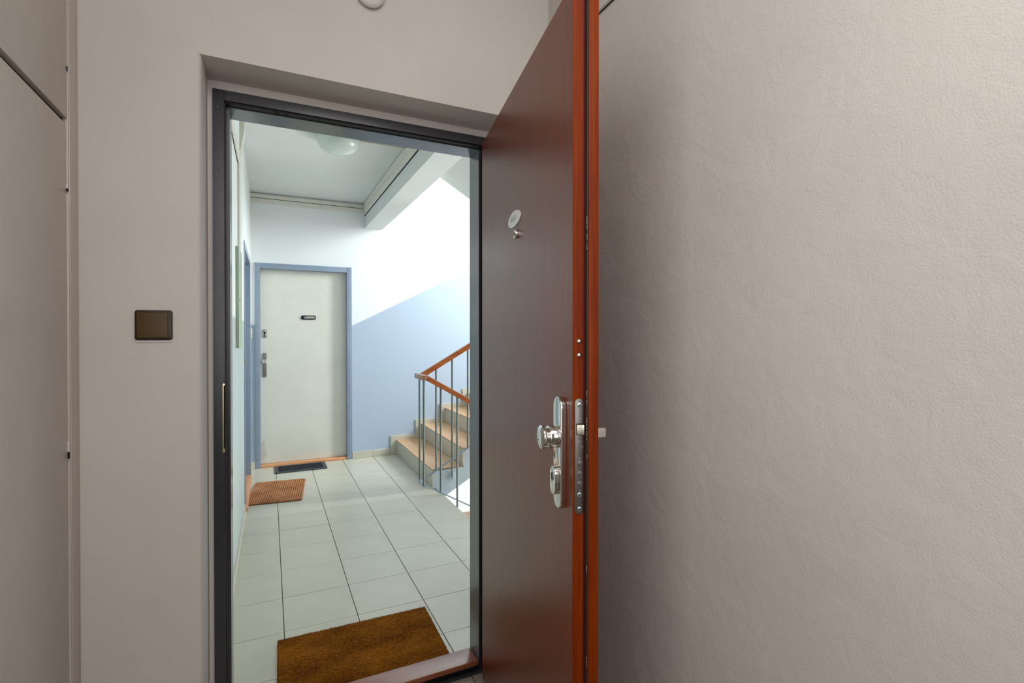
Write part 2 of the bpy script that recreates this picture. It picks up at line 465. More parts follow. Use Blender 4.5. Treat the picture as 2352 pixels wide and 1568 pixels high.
# ------------------------------------------------------------ light switch and round fixture on the front wall
sw = empty('light_switch', (-0.266, YW, 1.2795)); tag(sw, 'square dark brown light switch on the beige wall left of the doorway', 'switch')
bm = bmesh.new(); prism(bm, stadium(0, 0, 0.080, 0.077, 0.006, 4), 1, -0.010, 0.002, 0.003)
link('mounting_plate', bm, M['switch_edge'], sw, True)
bm = bmesh.new(); prism(bm, stadium(-0.002, 0.0, 0.066, 0.064, 0.002, 3), 1, -0.0145, -0.008, 0.0015)
rk = link('rocker', bm, M['switch'], sw, True); rk.rotation_euler = (R(2.0), 0, 0)
bm = bmesh.new(); prism(bm, stadium(0, -0.0395, 0.078, 0.008, 0.003, 3), 1, -0.004, 0.001)
link('plaster_patch', bm, M['white_plastic'], sw)

fx = empty('wall_fixture', (0.278, YW, 2.279)); tag(fx, 'small round white dome fixture on the wall above the doorway', 'fixture')
bm = bmesh.new(); lathe(bm, (0, 0.001, 0), (0, -1, 0), [(0, 0), (0.036, 0), (0.036, 0.012), (0, 0.012)], 40)
link('base_plate', bm, M['white_plastic'], fx, True)
bm = bmesh.new(); lathe(bm, (0, -0.010, 0), (0, -1, 0), [(0, 0), (0.040, 0), (0.042, 0.003), (0.0415, 0.008), (0.036, 0.015), (0.024, 0.020), (0.010, 0.022), (0, 0.0222)], 40)
link('dome_cover', bm, M['white_plastic'], fx, True)

# ------------------------------------------------------------ steel frame of the apartment door
JX0, JX1, JZ = -0.105, 0.701, 1.936
t1 = empty('trim_1', (0.3, YF, 0)); tag(t1, 'dark grey painted steel frame around the open doorway', 'door frame', kind='structure')
def fp(name, pts, axis, lo, hi, m, bev=0.0015):
    bm = bmesh.new(); prism(bm, pts, axis, lo, hi, bev)
    o = link(name, bm, m, t1, True); o.matrix_parent_inverse = Matrix.Translation(-t1.location); return o
# profiles in (x,y): face band, rebate, stop
fp('jamb_face', [(-0.1465, YF), (-0.1175, YF), (-0.1175, YS + 0.002), (-0.112, YS + 0.002), (-0.112, 1.80), (-0.1465, 1.80)], 2, 0.0, 1.973, M['frame'])
fp('jamb_face', [(0.7435, YF), (0.7435, 1.80), (0.708, 1.80), (0.708, YS + 0.002), (0.7135, YS + 0.002), (0.7135, YF)], 2, 0.0, 1.973, M['frame'])
bm = bmesh.new(); prism(bm, [(YF + 0.0005, 1.943), (YF + 0.0005, 1.9725), (1.80, 1.9725), (1.80, 1.942), (YS + 0.002, 1.942), (YS + 0.002, 1.943)], 0, -0.117, 0.713, 0.0012)
o = link('head_face', bm, M['frame'], t1, True); o.matrix_parent_inverse = Matrix.Translation(-t1.location)
fp('jamb_stop', [(-0.113, YS), (JX0, YS), (JX0, YS + 0.006), (-0.113, YS + 0.006)], 2, 0.0, 1.943, M['frame'], 0.0)
fp('jamb_stop', [(0.709, YS), (0.709, YS + 0.006), (JX1, YS + 0.006), (JX1, YS)], 2, 0.0, 1.943, M['frame'], 0.0)
bm = bmesh.new(); box(bm, (JX0 + 0.0002, YS, JZ), (JX1 - 0.0002, YS + 0.006, 1.9425)); o = link('head_stop', bm, M['frame'], t1); o.matrix_parent_inverse = Matrix.Translation(-t1.location)
fp('jamb_lining', [(JX0 - 0.012, YS + 0.006), (JX0, YS + 0.006), (JX0, YJ), (-0.150, YJ), (-0.150, YJ - 0.012), (JX0 - 0.012, YJ - 0.012)], 2, 0.0, 1.948, M['jamb'])
fp('jamb_lining', [(JX1 + 0.012, YS + 0.006), (JX1 + 0.012, YJ - 0.012), (0.746, YJ - 0.012), (0.746, YJ), (JX1, YJ), (JX1, YS + 0.006)], 2, 0.0, 1.948, M['jamb'])
bm = bmesh.new(); prism(bm, [(YS + 0.006, JZ), (YS + 0.006, JZ + 0.012), (YJ - 0.012, JZ + 0.012), (YJ - 0.012, 1.98), (YJ, 1.98), (YJ, JZ)], 0, JX0 + 0.0003, JX1 - 0.0003, 0.001)
o = link('head_lining', bm, M['jamb'], t1, True); o.matrix_parent_inverse = Matrix.Translation(-t1.location)
bm = bmesh.new(); box(bm, (-0.1172, YF + 0.007, 1.9385), (0.7130, YS - 0.0003, 1.9432), 0.001); o = link('head_shade_strip', bm, M['black'], t1); o.matrix_parent_inverse = Matrix.Translation(-t1.location)  # black strip added to imitate shade on the underside of the head
bm = bmesh.new(); box(bm, (-0.1178, YF + 0.009, 0.02), (-0.1145, YS - 0.0003, 1.9384), 0.001); o = link('rebate_shade_strip', bm, M['rubber'], t1); o.matrix_parent_inverse = Matrix.Translation(-t1.location)  # dark strip added to imitate shade in the latch-side rebate
# black strip standing in for the shadow in the hinge-side rebate, bolt holes in the head
def t1p(name, bm, m, smooth=False):
    o = link(name, bm, m, t1, smooth); o.matrix_parent_inverse = Matrix.Translation(-t1.location); return o
bm = bmesh.new(); box(bm, (0.7095, YF + 0.006, 0.02), (0.7133, YS - 0.001, 1.93), 0.001); t1p('rebate_shade_strip', bm, M['black'])
for x in (0.024, 0.050):
    bm = bmesh.new(); lathe(bm, (x, YF + 0.019, 1.9386), (0, 0, -1), [(0.0085, 0.0), (0.0085, 0.0006), (0, 0.0006)], 20); t1p('bolt_hole', bm, M['dark'])
# strike plate let into the latch jamb
bm = bmesh.new(); prism(bm, stadium(-0.1208, 1.009, 0.0060, 0.204, None, 6), 1, YF - 0.0012, YF + 0.004, 0.0005); t1p('strike_plate', bm, M['brass'], True)
bm = bmesh.new(); prism(bm, stadium(-0.1188, 1.012, 0.0040, 0.186, None, 6), 1, YF - 0.0016, YF + 0.003); t1p('strike_slot', bm, M['dark'])
for x, z in ((-0.133, 1.92), (-0.136, 1.72)):
    bm = bmesh.new(); lathe(bm, (x, YF - 0.0008, z), (0, -1, 0), [(0, 0.001), (0.0014, 0.0007), (0.0018, 0)], 8); t1p('screw', bm, M['steel'])

# threshold
th = empty('threshold', (0.3, 1.785, 0)); tag(th, 'glossy mahogany wood threshold at the foot of the open doorway', 'threshold', kind='structure')
bm = bmesh.new(); box(bm, (JX0 + 0.001, YS + 0.002, 0.022), (JX1 - 0.001, YJ - 0.003, 0.040), 0.004, 0, 3)
o = link('sill_board', bm, M['sill_wood'], th, True); o.matrix_parent_inverse = Matrix.Translation(-th.location)
bm = bmesh.new(); box(bm, (JX0 + 0.001, YS + 0.004, -0.002), (JX1 - 0.001, YJ - 0.006, 0.023))
o = link('sill_base', bm, M['black'], th); o.matrix_parent_inverse = Matrix.Translation(-th.location)

# ------------------------------------------------------------ the open entrance door (local x: free edge -> hinge, y: out of the corridor face)
dr = empty('door_1', (0.531, 0.831, 0.0), R(79.268)); tag(dr, 'open dark mahogany entrance door with chrome security handle plate', 'door', kind='structure')
LZ = 1.940
bm = bmesh.new()
box(bm, (0.0, -0.0224, 0.012), (0.872, 0.0, LZ), 0.0008)
for f in bm.faces:
    f.normal_update()
    c = f.calc_center_median()
    f.material_index = 0 if c.y > -0.0003 else 1
link('leaf', bm, [M['veneer'], M['edge']], dr)
bm = bmesh.new(); box(bm, (0.0025, -0.0275, 0.012), (0.870, -0.0224, LZ - 0.002)); link('leaf_groove', bm, M['edge_red'], dr)
bm = bmesh.new(); box(bm, (-0.014, -0.0485, 0.012), (0.880, -0.0275, LZ + 0.013), 0.0018, 0, 2)
link('rebate_lip', bm, M['edge'], dr, True)
bm = bmesh.new(); box(bm, (-0.0115, -0.0283, 0.014), (0.002, -0.0250, LZ + 0.008), 0.001); link('seal', bm, M['rubber'], dr)
bm = bmesh.new()
for z, h in ((1.47, .010), (1.445, .006), (1.425, .004), (1.14, .006), (1.125, .004), (1.085, .012), (1.06, .008), (1.02, .004), (0.80, .006), (0.62, .008), (0.55, .005), (0.40, .006)):
    zz = z - h
    while zz < z + h:
        l_ = random.uniform(0.0012, 0.0055); w_ = random.uniform(0.0003, 0.0013); o_ = random.uniform(0, 0.0006)
        box(bm, (-0.0115 + o_, -0.0252, zz), (-0.0115 + o_ + w_, -0.0248, zz + l_))
        zz += l_ + random.uniform(0.0004, 0.003)
link('paint_spots', bm, M['white_plastic'], dr)

# mortice lock front plate on the free edge
PY = -0.0128
bm = bmesh.new(); prism(bm, stadium(PY, 1.0185, 0.0178, 0.2260, None, 8), 0, -0.0018, 0.001, 0.0004)
lp = link('lock_plate', bm, M['steel'], dr, True); lp['label'] = 'grey steel lock front plate'
for z in (1.119, 0.944, 0.916):
    bm = bmesh.new(); lathe(bm, (-0.0015, PY - 0.0012, z), (-1, 0, 0), [(0, 0.0008), (0.003, 0.0012), (0.0048, 0.0006), (0.0052, 0)], 16)
    for ang in (45, 135):
        c, s = math.cos(R(ang)), math.sin(R(ang))
        bmv = [bm.verts.new((-0.0029, PY - 0.0012 + a * c - b * s, z + a * s + b * c)) for a, b in ((-.0026, -.0005), (.0026, -.0005), (.0026, .0005), (-.0026, .0005))]
        f = bm.faces.new(bmv); f.material_index = 1
    link('screw', bm, [M['zinc'], M['dark']], lp, True)
for z in (1.0045, 0.9845, 0.9645):
    bm = bmesh.new(); prism(bm, stadium(PY - 0.0012, z, 0.0102, 0.0128, 0.0048, 5), 0, -0.0021, -0.001); link('bolt_ring', bm, M['dull'], lp, True)
    bm = bmesh.new(); prism(bm, stadium(PY - 0.0012, z, 0.0086, 0.0112, 0.0040, 5), 0, -0.0032, -0.0012, 0.0006); link('bolt', bm, M['steel'], lp, True)
bm = bmesh.new(); prism(bm, stadium(PY - 0.0018, 1.0720, 0.0150, 0.0225, 0.001, 2), 0, -0.0021, -0.001); link('latch_slot', bm, M['dark'], lp)
bm = bmesh.new(); prism(bm, [(-0.001, PY + 0.0045), (-0.0035, PY + 0.0045), (-0.0085, PY - 0.0045), (-0.0085, PY - 0.0080), (-0.001, PY - 0.0080)], 2, 1.0625, 1.0812, 0.0004)
link('latch', bm, M['latch'], lp, True)
for z in (1.093, 1.0470, 1.0140, 0.9525):
    bm = bmesh.new(); lathe(bm, (-0.0017, PY - 0.0014, z), (-1, 0, 0), [(0, 0.0014), (0.0014, 0.0011), (0.0020, 0)], 10); link('pip', bm, M['dull'], lp, True)
tx = bpy.data.curves.new('lettering', 'FONT'); tx.body = 'TOKOZ'; tx.size = 0.0052; tx.align_x = 'CENTER'; tx.extrude = 0.00015
txo = bpy.data.objects.new('lettering', tx); COL.objects.link(txo); tx.materials.append(M['dull']); txo.parent = lp
txo.matrix_local = Matrix(((0, 0, -1, -0.0020), (-1, 0, 0, PY), (0, 1, 0, 1.0352), (0, 0, 0, 1)))
for z in (1.243, 1.216):
    bm = bmesh.new(); lathe(bm, (0.0005, PY - 0.0010, z), (-1, 0, 0), [(0, 0.0042), (0.003, 0.0036), (0.0050, 0.0016), (0.0056, 0)], 18); link('stud', bm, M['dull'], dr, True)

# security shield, knob, cylinder guard
bm = bmesh.new(); prism(bm, stadium(0.0545, 1.016, 0.0455, 0.228, None, 12), 1, -0.0005, 0.0125, 0.0032, 0, 4)
sh = link('shield', bm, M['chrome'], dr, True); sh['label'] = 'polished chrome security plate'
bm = bmesh.new(); lathe(bm, (0.0545, 0.012, 1.0490), (0, 1, 0), [(0, 0), (0.0236, 0), (0.0236, 0.003), (0.0224, 0.0038), (0.0224, 0.0185), (0.0210, 0.0205), (0.0175, 0.0220), (0.0175, 0.0245), (0.0225, 0.0275), (0.0244, 0.0310), (0.0240, 0.0345), (0.0200, 0.0378), (0.0100, 0.0395), (0, 0.0398)], 40)
link('knob', bm, M['chrome'], sh, True)
bm = bmesh.new(); prism(bm, stadium(0.0540, 0.9600, 0.0310, 0.0580, None, 8), 1, 0.010, 0.0225, 0.0022, 0, 3); cg = link('cylinder_guard', bm, M['chrome'], sh, True)
bm = bmesh.new(); lathe(bm, (0.0540, 0.0223, 0.9685), (0, 1, 0), [(0, 0.0012), (0.0080, 0.0012), (0.0088, 0)], 20); link('key_rotor', bm, M['steel'], sh, True)
bm = bmesh.new(); box(bm, (0.0528, 0.0230, 0.9625), (0.0552, 0.0238, 0.9745)); link('keyhole', bm, M['dark'], sh)

# lever handle and plate on the room side
bm = bmesh.new(); prism(bm, stadium(0.0545, 1.016, 0.0440, 0.228, None, 10), 1, -0.0560, -0.0480, 0.002, 0, 3); ip = link('inner_plate', bm, M['chrome'], dr, True)
bm = bmesh.new()
prism(bm, [(0.0440, -0.0555), (0.0440, -0.0880), (0.0470, -0.0930), (0.0520, -0.0945), (0.1600, -0.0945), (0.1640, -0.0905), (0.1600, -0.0770), (0.0760, -0.0770), (0.0660, -0.0700), (0.0660, -0.0555)], 2, 1.0415, 1.0630, 0.005, 0, 3)
lv = link('lever_handle', bm, M['chrome'], ip, True)

# name label and spyhole
bm = bmesh.new()
el = [(0.426 + 0.0625 * math.cos(2 * math.pi * i / 40), 1.5725 + 0.0215 * math.sin(2 * math.pi * i / 40)) for i in range(40)]
prism(bm, el, 1, -0.0005, 0.0030, 0.0012, 0, 2)
nl = link('name_label', bm, M['ivory'], dr, True); nl['label'] = 'white oval enamel label'
bm = bmesh.new()
def stroke(pts):
    tube(bm, [(0.426 - u * 0.001, 0.0031, 1.5725 + v * 0.001) for u, v in pts], 0.00034, 5)
# grey handwriting, as far as the photograph shows it
stroke([(-32, 5), (-28, 7), (-25, 3), (-27, -6), (-31, -9), (-34, -7)])
stroke([(-24, -1), (-21, 2), (-19, -3), (-16, -1), (-14, 2), (-12, -3), (-9, -1)])
stroke([(-5, 8), (-6, -6)]); stroke([(2, 7), (-4, 0), (3, -6)])
stroke([(5, 8), (6, -4), (9, -3)]); stroke([(11, 2), (12, -4)]); stroke([(11, 6), (12.5, 7.5)])
stroke([(15, 2), (20, 2), (15, -4), (21, -4)]); stroke([(16, 6), (18, 4), (20, 7)])
link('handwriting', bm, M['ink'], nl)
bm = bmesh.new(); lathe(bm, (0.402, -0.0005, 1.5265), (0, 1, 0), [(0.0125, 0), (0.0130, 0.004), (0.0115, 0.0085), (0.0085, 0.0098), (0.0070, 0.0080), (0, 0.0070)], 24)
sp = link('spyhole', bm, M['chrome'], dr, True)
bm = bmesh.new(); lathe(bm, (0.402, 0.0066, 1.5265), (0, 1, 0), [(0.0068, 0), (0.004, 0.0012), (0, 0.0016)], 20); link('lens', bm, M['black'], sp, True)

# ------------------------------------------------------------ corridor: landing floor and tiles
EDGE = 1.224
bm = bmesh.new()
box(bm, (-0.5, 1.83, -0.20), (EDGE - 0.004, 3.955, -0.004)); box(bm, (-0.5, 3.955, -0.20), (1.215, YFAR + 0.2, -0.004))
lf = link('floor_landing', bm, M['grout']); tag(lf, 'landing floor of pale square ceramic tiles with dark joints outside the doorway', 'floor', kind='structure')
gx = [-0.5] + [0.054 + 0.3 * i for i in range(0, 4)] + [1.254]
gy = [3.523 + 0.3 * j for j in range(-6, 7)]
tile_cache = {}
def tile(x0, x1, y0, y1):
    w, h = round(x1 - x0, 4), round(y1 - y0, 4)
    if (w, h) not in tile_cache:
        bm = bmesh.new()
        a = [bm.verts.new(p) for p in ((0, 0, -0.006), (w, 0, -0.006), (w, h, -0.006), (0, h, -0.006))]
        b = [bm.verts.new(p) for p in ((0, 0, -0.001), (w, 0, -0.001), (w, h, -0.001), (0, h, -0.001))]
        k = 0.001
        c = [bm.verts.new(p) for p in ((k, k, 0), (w - k, k, 0), (w - k, h - k, 0), (k, h - k, 0))]
        for q in range(4):
            r = (q + 1) % 4
            bm.faces.new((a[q], a[r], b[r], b[q])); bm.faces.new((b[q], b[r], c[r], c[q]))
        bm.faces.new(c)
        me = bpy.data.meshes.new('floor_tile'); bm.to_mesh(me); bm.free(); me.materials.append(M['tile'])
        tile_cache[(w, h)] = me
    o = bpy.data.objects.new('floor_tile', tile_cache[(w, h)]); COL.objects.link(o); o.parent = lf
    o.location = (x0, y0, random.uniform(-0.0006, 0.0002))
    o.rotation_euler = (random.uniform(-0.001, 0.001), random.uniform(-0.001, 0.001), 0)
for i in range(len(gx) - 1):
    for j in range(len(gy)):
        x0, x1 = gx[i], gx[i + 1]
        y1 = gy[j] if j else gy[0]; y0 = y1 - 0.3
        y0c, y1c = max(y0, 1.834), min(y1, YFAR)
        x0c = max(x0, xw((y0c + y1c) / 2) - 0.01)
        x1c = min(x1, EDGE if y1c < 3.96 else 1.20)
        if y1c - y0c < 0.02 or x1c - x0c < 0.02: continue
        tile(x0c + 0.0017, x1c - (0.0017 if x1 == x1c else 0), y0c + 0.0013, y1c - 0.0013)
# last partial row against the far wall
for i in range(len(gx) - 1):
    x0c, x1c = max(gx[i], xw(5.2) - 0.01), min(gx[i + 1], 1.20)
    if gy[-1] < YFAR - 0.02 and x1c - x0c > 0.02: tile(x0c + 0.0017, x1c - 0.0017, gy[-1] + 0.0013, YFAR)

# ------------------------------------------------------------ corridor walls
bm = bmesh.new()
def wq(bm, y0, y1, z0, z1, t=0.30):
    p = [(xw(y0), y0), (xw(y1), y1), (xw(y1) - t, y1), (xw(y0) - t, y0)]
    A = [bm.verts.new((x, y, z0)) for x, y in p]; B_ = [bm.verts.new((x, y, z1)) for x, y in p]
    bm.faces.new(A[::-1]); bm.faces.new(B_)
    for i in range(4): bm.faces.new((A[i], A[(i + 1) % 4], B_[(i + 1) % 4], B_[i]))
DY0, DY1, DZ = 4.02, 4.965, 1.900   # side door opening
wq(bm, 1.86, DY0, -0.01, ZC); wq(bm, DY1, YFAR + 0.1, -0.01, ZC); wq(bm, DY0, DY1, DZ, ZC)
wcl = link('wall_corridor', bm, M['left_wall']); tag(wcl, 'white corridor side wall with pale blue painted dado', 'wall', kind='structure')
bm = bmesh.new()
FX0, FX1, FZ = -0.119, 0.747, 1.912
box(bm, (-0.5, YFAR, -3.0), (FX0, YFAR + 0.25, 5.3)); box(bm, (FX1, YFAR, -3.0), (4.85, YFAR + 0.25, 5.3))
box(bm, (FX0, YFAR, FZ), (FX1, YFAR + 0.25, 5.3)); box(bm, (FX0, YFAR, -3.0), (FX1, YFAR + 0.25, -0.003))
bmesh.ops.remove_doubles(bm, verts=bm.verts, dist=1e-5)
wfar = link('wall_far', bm, M['far_wall']); tag(wfar, 'white stairwell wall with blue dado rising along the stairs', 'wall', kind='structure')
for x, z, r in ((0.774, 0.733, 0.007),):
    bm = bmesh.new(); lathe(bm, (x, YFAR + 0.0005, z), (0, -1, 0), [(0, 0.0012), (r * 0.7, 0.001), (r, 0)], 9); link('paint_chip', bm, M['white'], wfar)
bm = bmesh.new(); box(bm, (1.226, 1.86, -3.0), (4.85, 2.40, 5.3))
wn = link('wall_stairwell', bm, M['white']); tag(wn, 'white near wall of the stairwell hidden beside the doorway', 'wall', kind='structure')
bm = bmesh.new(); box(bm, (-0.5, 1.84, ZC), (0.876, YFAR + 0.1, ZC + 0.15))
cc2 = link('ceiling_corridor', bm, M['ceiling']); tag(cc2, 'white corridor ceiling carrying a glass lamp', 'ceiling', kind='structure')
bm = bmesh.new(); box(bm, (1.0, 2.3, 5.25), (4.9, YFAR + 0.2, 5.4))
ct = link('ceiling_stairwell', bm, M['white']); tag(ct, 'white ceiling at the top of the stairwell', 'ceiling', kind='structure')
bm = bmesh.new(); box(bm, (-0.5, 2.3, ZC + 0.15), (0.876, YFAR, ZC + 0.30)); box(bm, (0.80, 1.84, ZC + .3), (0.876, YFAR, 5.3))
wu = link('wall_upper_landing', bm, M['white']); tag(wu, 'white wall of the storey above, out of view', 'wall', kind='structure')
bm = bmesh.new(); box(bm, (0.90, 1.84, -3.1), (1.19, YFAR, -0.21))
wd = link('wall_lower_landing', bm, M['white']); tag(wd, 'white wall of the storey below the landing', 'wall', kind='structure')
bm = bmesh.new(); box(bm, (1.0, 2.3, -3.1), (4.9, YFAR + 0.2, -2.95))
wd2 = link('floor_lower', bm, M['tile']); tag(wd2, 'tiled floor of the storey below', 'floor', kind='structure')
# stairwell end wall round the tall window
bm = bmesh.new()
box(bm, (4.80, 1.86, -3.0), (4.95, 2.55, 5.3)); box(bm, (4.80, 5.20, -3.0), (4.95, YFAR + 0.2, 5.3))
box(bm, (4.80, 2.55, -3.0), (4.95, 5.20, -1.2)); box(bm, (4.80, 2.55, 1.2), (4.95, 5.20, 2.0)); box(bm, (4.80, 2.55, 4.1), (4.95, 5.20, 5.3))
we = link('wall_window', bm, M['white']); tag(we, 'white end wall of the stairwell around its tall window', 'wall', kind='structure')
for n_, (za, zb) in enumerate(((-1.2, 1.2), (2.0, 4.1))):
    w1 = empty('window_%d' % (n_ + 1), (4.87, 3.875, za)); tag(w1, ('lower' if n_ == 0 else 'upper') + ' white framed stairwell window beyond the stairs', 'window', kind='structure')
    bm = bmesh.new()
    for y in (-1.325, -0.46, 0.42, 1.285): box(bm, (-0.03, y, 0), (0.03, y + 0.04, zb - za))
    for z in (0, zb - za - 0.04): box(bm, (-0.03, -1.325, z), (0.03, 1.325, z + 0.04))
    link('window_frame', bm, M['white_plastic'], w1)

# beam under the landing above, sloping soffit of the flight above
bm = bmesh.new(); box(bm, (0.876, 1.86, 2.319), (1.055, YFAR + 0.01, 2.75), 0.003)
be = link('beam', bm, M['ceiling']); tag(be, 'white ceiling beam along the edge of the stairwell', 'beam', kind='structure')
bm = bmesh.new()
prism(bm, [(1.056, 2.527), (1.179, 2.456), (3.60, 1.069), (3.60, 1.30), (1.056, 2.74)], 1, 2.40, 3.735)
sf = link('ceiling_stair_soffit', bm, M['ceiling']); tag(sf, 'white sloping underside of the flight of stairs above', 'ceiling', kind='structure')
for z in (1.35, -1.65):
    bm = bmesh.new(); box(bm, (3.56, 2.40, z), (4.80, YFAR, z + 0.15))
    o = link('floor_half_landing', bm, M['tile']); tag(o, 'upper half landing beyond the stairs' if z > 0 else 'lower half landing below the stairs', 'floor', kind='structure')

# cable trunking
def trunk(name, boxes, label, mats=None):
    e = empty(name, boxes[0][0]); tag(e, label, 'cable trunking')
    for a, b, nm in boxes:
        m = M['dark'] if nm.endswith('gap') else M['trunk']
        bm = bmesh.new(); box(bm, a, b, 0.0 if nm.endswith('gap') else 0.002)
        o = link(nm, bm, m, e); o.matrix_parent_inverse = Matrix.Translation(-e.location)
    e['group'] = 'cable trunking in the corridor'
    return e
trunk('cable_trunking', [((-0.155, YFAR - 0.020, 2.512), (0.858, YFAR + 0.001, 2.548), 'upper_channel'),
                         ((-0.155, YFAR - 0.012, 2.507), (0.858, YFAR + 0.001, 2.512), 'channel_gap'),
                         ((-0.155, YFAR - 0.020, 2.467), (0.858, YFAR + 0.001, 2.507), 'lower_channel')],
      'double white cable trunking across the top of the far wall')
trunk('cable_trunking', [((0.858, 1.87, 2.500), (0.878, YFAR - 0.001, 2.556), 'upper_channel'),
                         ((0.868, 1.87, 2.4985), (0.878, YFAR - 0.001, 2.500), 'channel_gap'),
                         ((0.860, 1.87, 2.4415), (0.878, YFAR - 0.001, 2.4985), 'lower_channel'),
                         ((0.868, 1.87, 2.4395), (0.878, YFAR - 0.001, 2.4415), 'under_gap')],
      'double white cable trunking running along the side of the ceiling beam')
trunk('cable_trunking', [((0.545, 3.517, ZC - 0.012), (0.859, 3.537, ZC + 0.001), 'channel')], 'thin white cable trunking from the glass ceiling lamp to the beam')

# ceiling lamp
cl2 = empty('ceiling_lamp', (0.420, 3.526, ZC)); tag(cl2, 'round white opal glass bowl lamp on the corridor ceiling', 'lamp')
bm = bmesh.new(); lathe(bm, (0, 0, 0.001), (0, 0, -1), [(0, 0), (0.128, 0), (0.128, 0.016), (0, 0.016)], 40); link('ceiling_plate', bm, M['white_plastic'], cl2, True)
bm = bmesh.new(); lathe(bm, (0, 0, -0.014), (0, 0, -1), [(0.132, 0), (0.139, 0.004), (0.136, 0.026), (0.122, 0.055), (0.095, 0.077), (0.06, 0.090), (0.03, 0.0945), (0, 0.0955)], 48); link('glass_bowl', bm, M['opal'], cl2, True)

# skirting tiles: far wall and corridor side wall
bs = empty('baseboard_far', (0.9, YFAR, 0)); tag(bs, 'pale tile skirting on the blue wall between far door and stairs', 'skirting', kind='structure')
for x0, x1 in ((0.748, 0.952), (0.954, 1.127)):
    bm = bmesh.new(); box(bm, (x0, YFAR - 0.011, 0.001), (x1, YFAR + 0.001, 0.068), 0.0012); o = link('skirting_tile', bm, M['riser'], bs); o.matrix_parent_inverse = Matrix.Translation(-bs.location)
bm = bmesh.new(); box(bm, (xw(5.2) + 0.001, YFAR - 0.011, 0.001), (FX0 - 0.003, YFAR + 0.001, 0.068), 0.0012); o = link('skirting_tile', bm, M['riser'], bs); o.matrix_parent_inverse = Matrix.Translation(-bs.location)
bl = empty('baseboard_corridor', (xw(3), 3.0, 0)); tag(bl, 'low white tile skirting along the corridor side wall', 'skirting', kind='structure')
ys_ = [1.86, 2.02, 2.323, 2.623, 2.923, 3.223, 3.523, 3.823, 3.972]
for a, b in list(zip(ys_[:-1], ys_[1:])) + [(5.012, YFAR - 0.012)]:
    bm = bmesh.new()
    p = [(xw(a) - 0.002, a + 0.001), (xw(b) - 0.002, b - 0.001), (xw(b) + 0.008, b - 0.001), (xw(a) + 0.008, a + 0.001)]
    prism(bm, p, 2, 0.001, 0.066, 0.0008, 0, 1); o = link('skirting_tile', bm, M['riser'], bl); o.matrix_parent_inverse = Matrix.Translation(-bl.location)

# ------------------------------------------------------------ far door with blue steel frame
t2 = empty('trim_2', (0.314, YFAR, 0)); tag(t2, 'blue painted steel frame around the cream door across the corridor', 'door frame', kind='structure')
def p2(name, a, b, m, bev=0.004, par=None):
    bm = bmesh.new(); box(bm, a, b, bev, 0, 2); o = link(name, bm, m, par or t2, True); o.matrix_parent_inverse = Matrix.Translation(-(par or t2).location); return o
p2('jamb', (FX0, YFAR - 0.012, 0.0), (-0.074, YFAR + 0.16, FZ), M['blue_frame'])
p2('jamb', (0.699, YFAR - 0.012, 0.0), (FX1 - 0.002, YFAR + 0.16, FZ), M['blue_frame'])
p2('head', (-0.0745, YFAR - 0.0115, 1.860), (0.6995, YFAR + 0.16, FZ), M['blue_frame'])
d2 = empty('door_2', (-0.06, YFAR + 0.055, 0.0)); tag(d2, 'closed cream painted door with black nameplate across the corridor', 'door', kind='structure')
YL = YFAR + 0.052
def q2(name, bm, m, smooth=True, par=None):
    o = link(name, bm, m, par or d2, smooth); o.matrix_parent_inverse = Matrix.Translation(-d2.location) if par is None else Matrix.Identity(4); return o
bm = bmesh.new(); box(bm, (-0.0735, YL, 0.026), (0.6985, YL + 0.04, 1.8595), 0.001); q2('leaf', bm, M['cream_door'])
bm = bmesh.new(); prism(bm, stadium(-0.036, 1.253, 0.032, 0.076, 0.006, 4), 1, YL - 0.006, YL + 0.001, 0.0012); e2 = q2('upper_escutcheon', bm, M['dull'])
bm = bmesh.new(); lathe(bm, (-0.036, YL - 0.0062, 1.262), (0, -1, 0), [(0, 0.0008), (0.0095, 0.0008), (0.0095, 0)], 20); box(bm, (-0.0405, YL - 0.007, 1.236), (-0.0315, YL - 0.006, 1.262)); q2('keyhole', bm, M['dark'], False, e2)
for z in (1.285, 1.221):
    bm = bmesh.new(); lathe(bm, (-0.036, YL - 0.0062, z), (0, -1, 0), [(0, 0.0008), (0.003, 0.0006), (0.0034, 0)], 10); q2('screw', bm, M['steel'], True, e2)
bm = bmesh.new(); prism(bm, stadium(-0.037, 0.958, 0.031, 0.226, 0.002, 2), 1, YL - 0.007, YL + 0.001, 0.0015); h2 = q2('handle_plate', bm, M['steel'])
bm = bmesh.new(); lathe(bm, (-0.037, YL - 0.007, 0.993), (0, -1, 0), [(0.009, 0), (0.009, 0.012), (0.016, 0.018), (0.023, 0.028), (0.024, 0.036), (0.020, 0.044), (0.010, 0.048), (0, 0.0485)], 28); q2('knob', bm, M['chrome'], True, h2)
bm = bmesh.new(); lathe(bm, (-0.037, YL - 0.007, 0.912), (0, -1, 0), [(0, 0.002), (0.0085, 0.002), (0.0085, 0)], 18); box(bm, (-0.0415, YL - 0.0088, 0.890), (-0.0325, YL - 0.007, 0.912)); q2('cylinder', bm, M['steel'], True, h2)
np_ = bmesh.new(); prism(np_, stadium(0.3475, 1.410, 0.132, 0.0400, 0.014, 5), 1, YL - 0.008, YL + 0.001, 0.002); n2 = q2('nameplate', np_, M['black']); n2['label'] = 'black nameplate with a name strip'
bm = bmesh.new(); lathe(bm, (0.313, YL - 0.008, 1.409), (0, -1, 0), [(0, 0.0012), (0.0095, 0.0008), (0.0105, 0)], 20); q2('blue_spot', bm, M['plate_blue'], True, n2)
bm = bmesh.new(); box(bm, (0.326, YL - 0.0088, 1.400), (0.402, YL - 0.0078, 1.420)); q2('name_strip', bm, M['paper'], False, n2)
bm = bmesh.new()
xq = 0.334
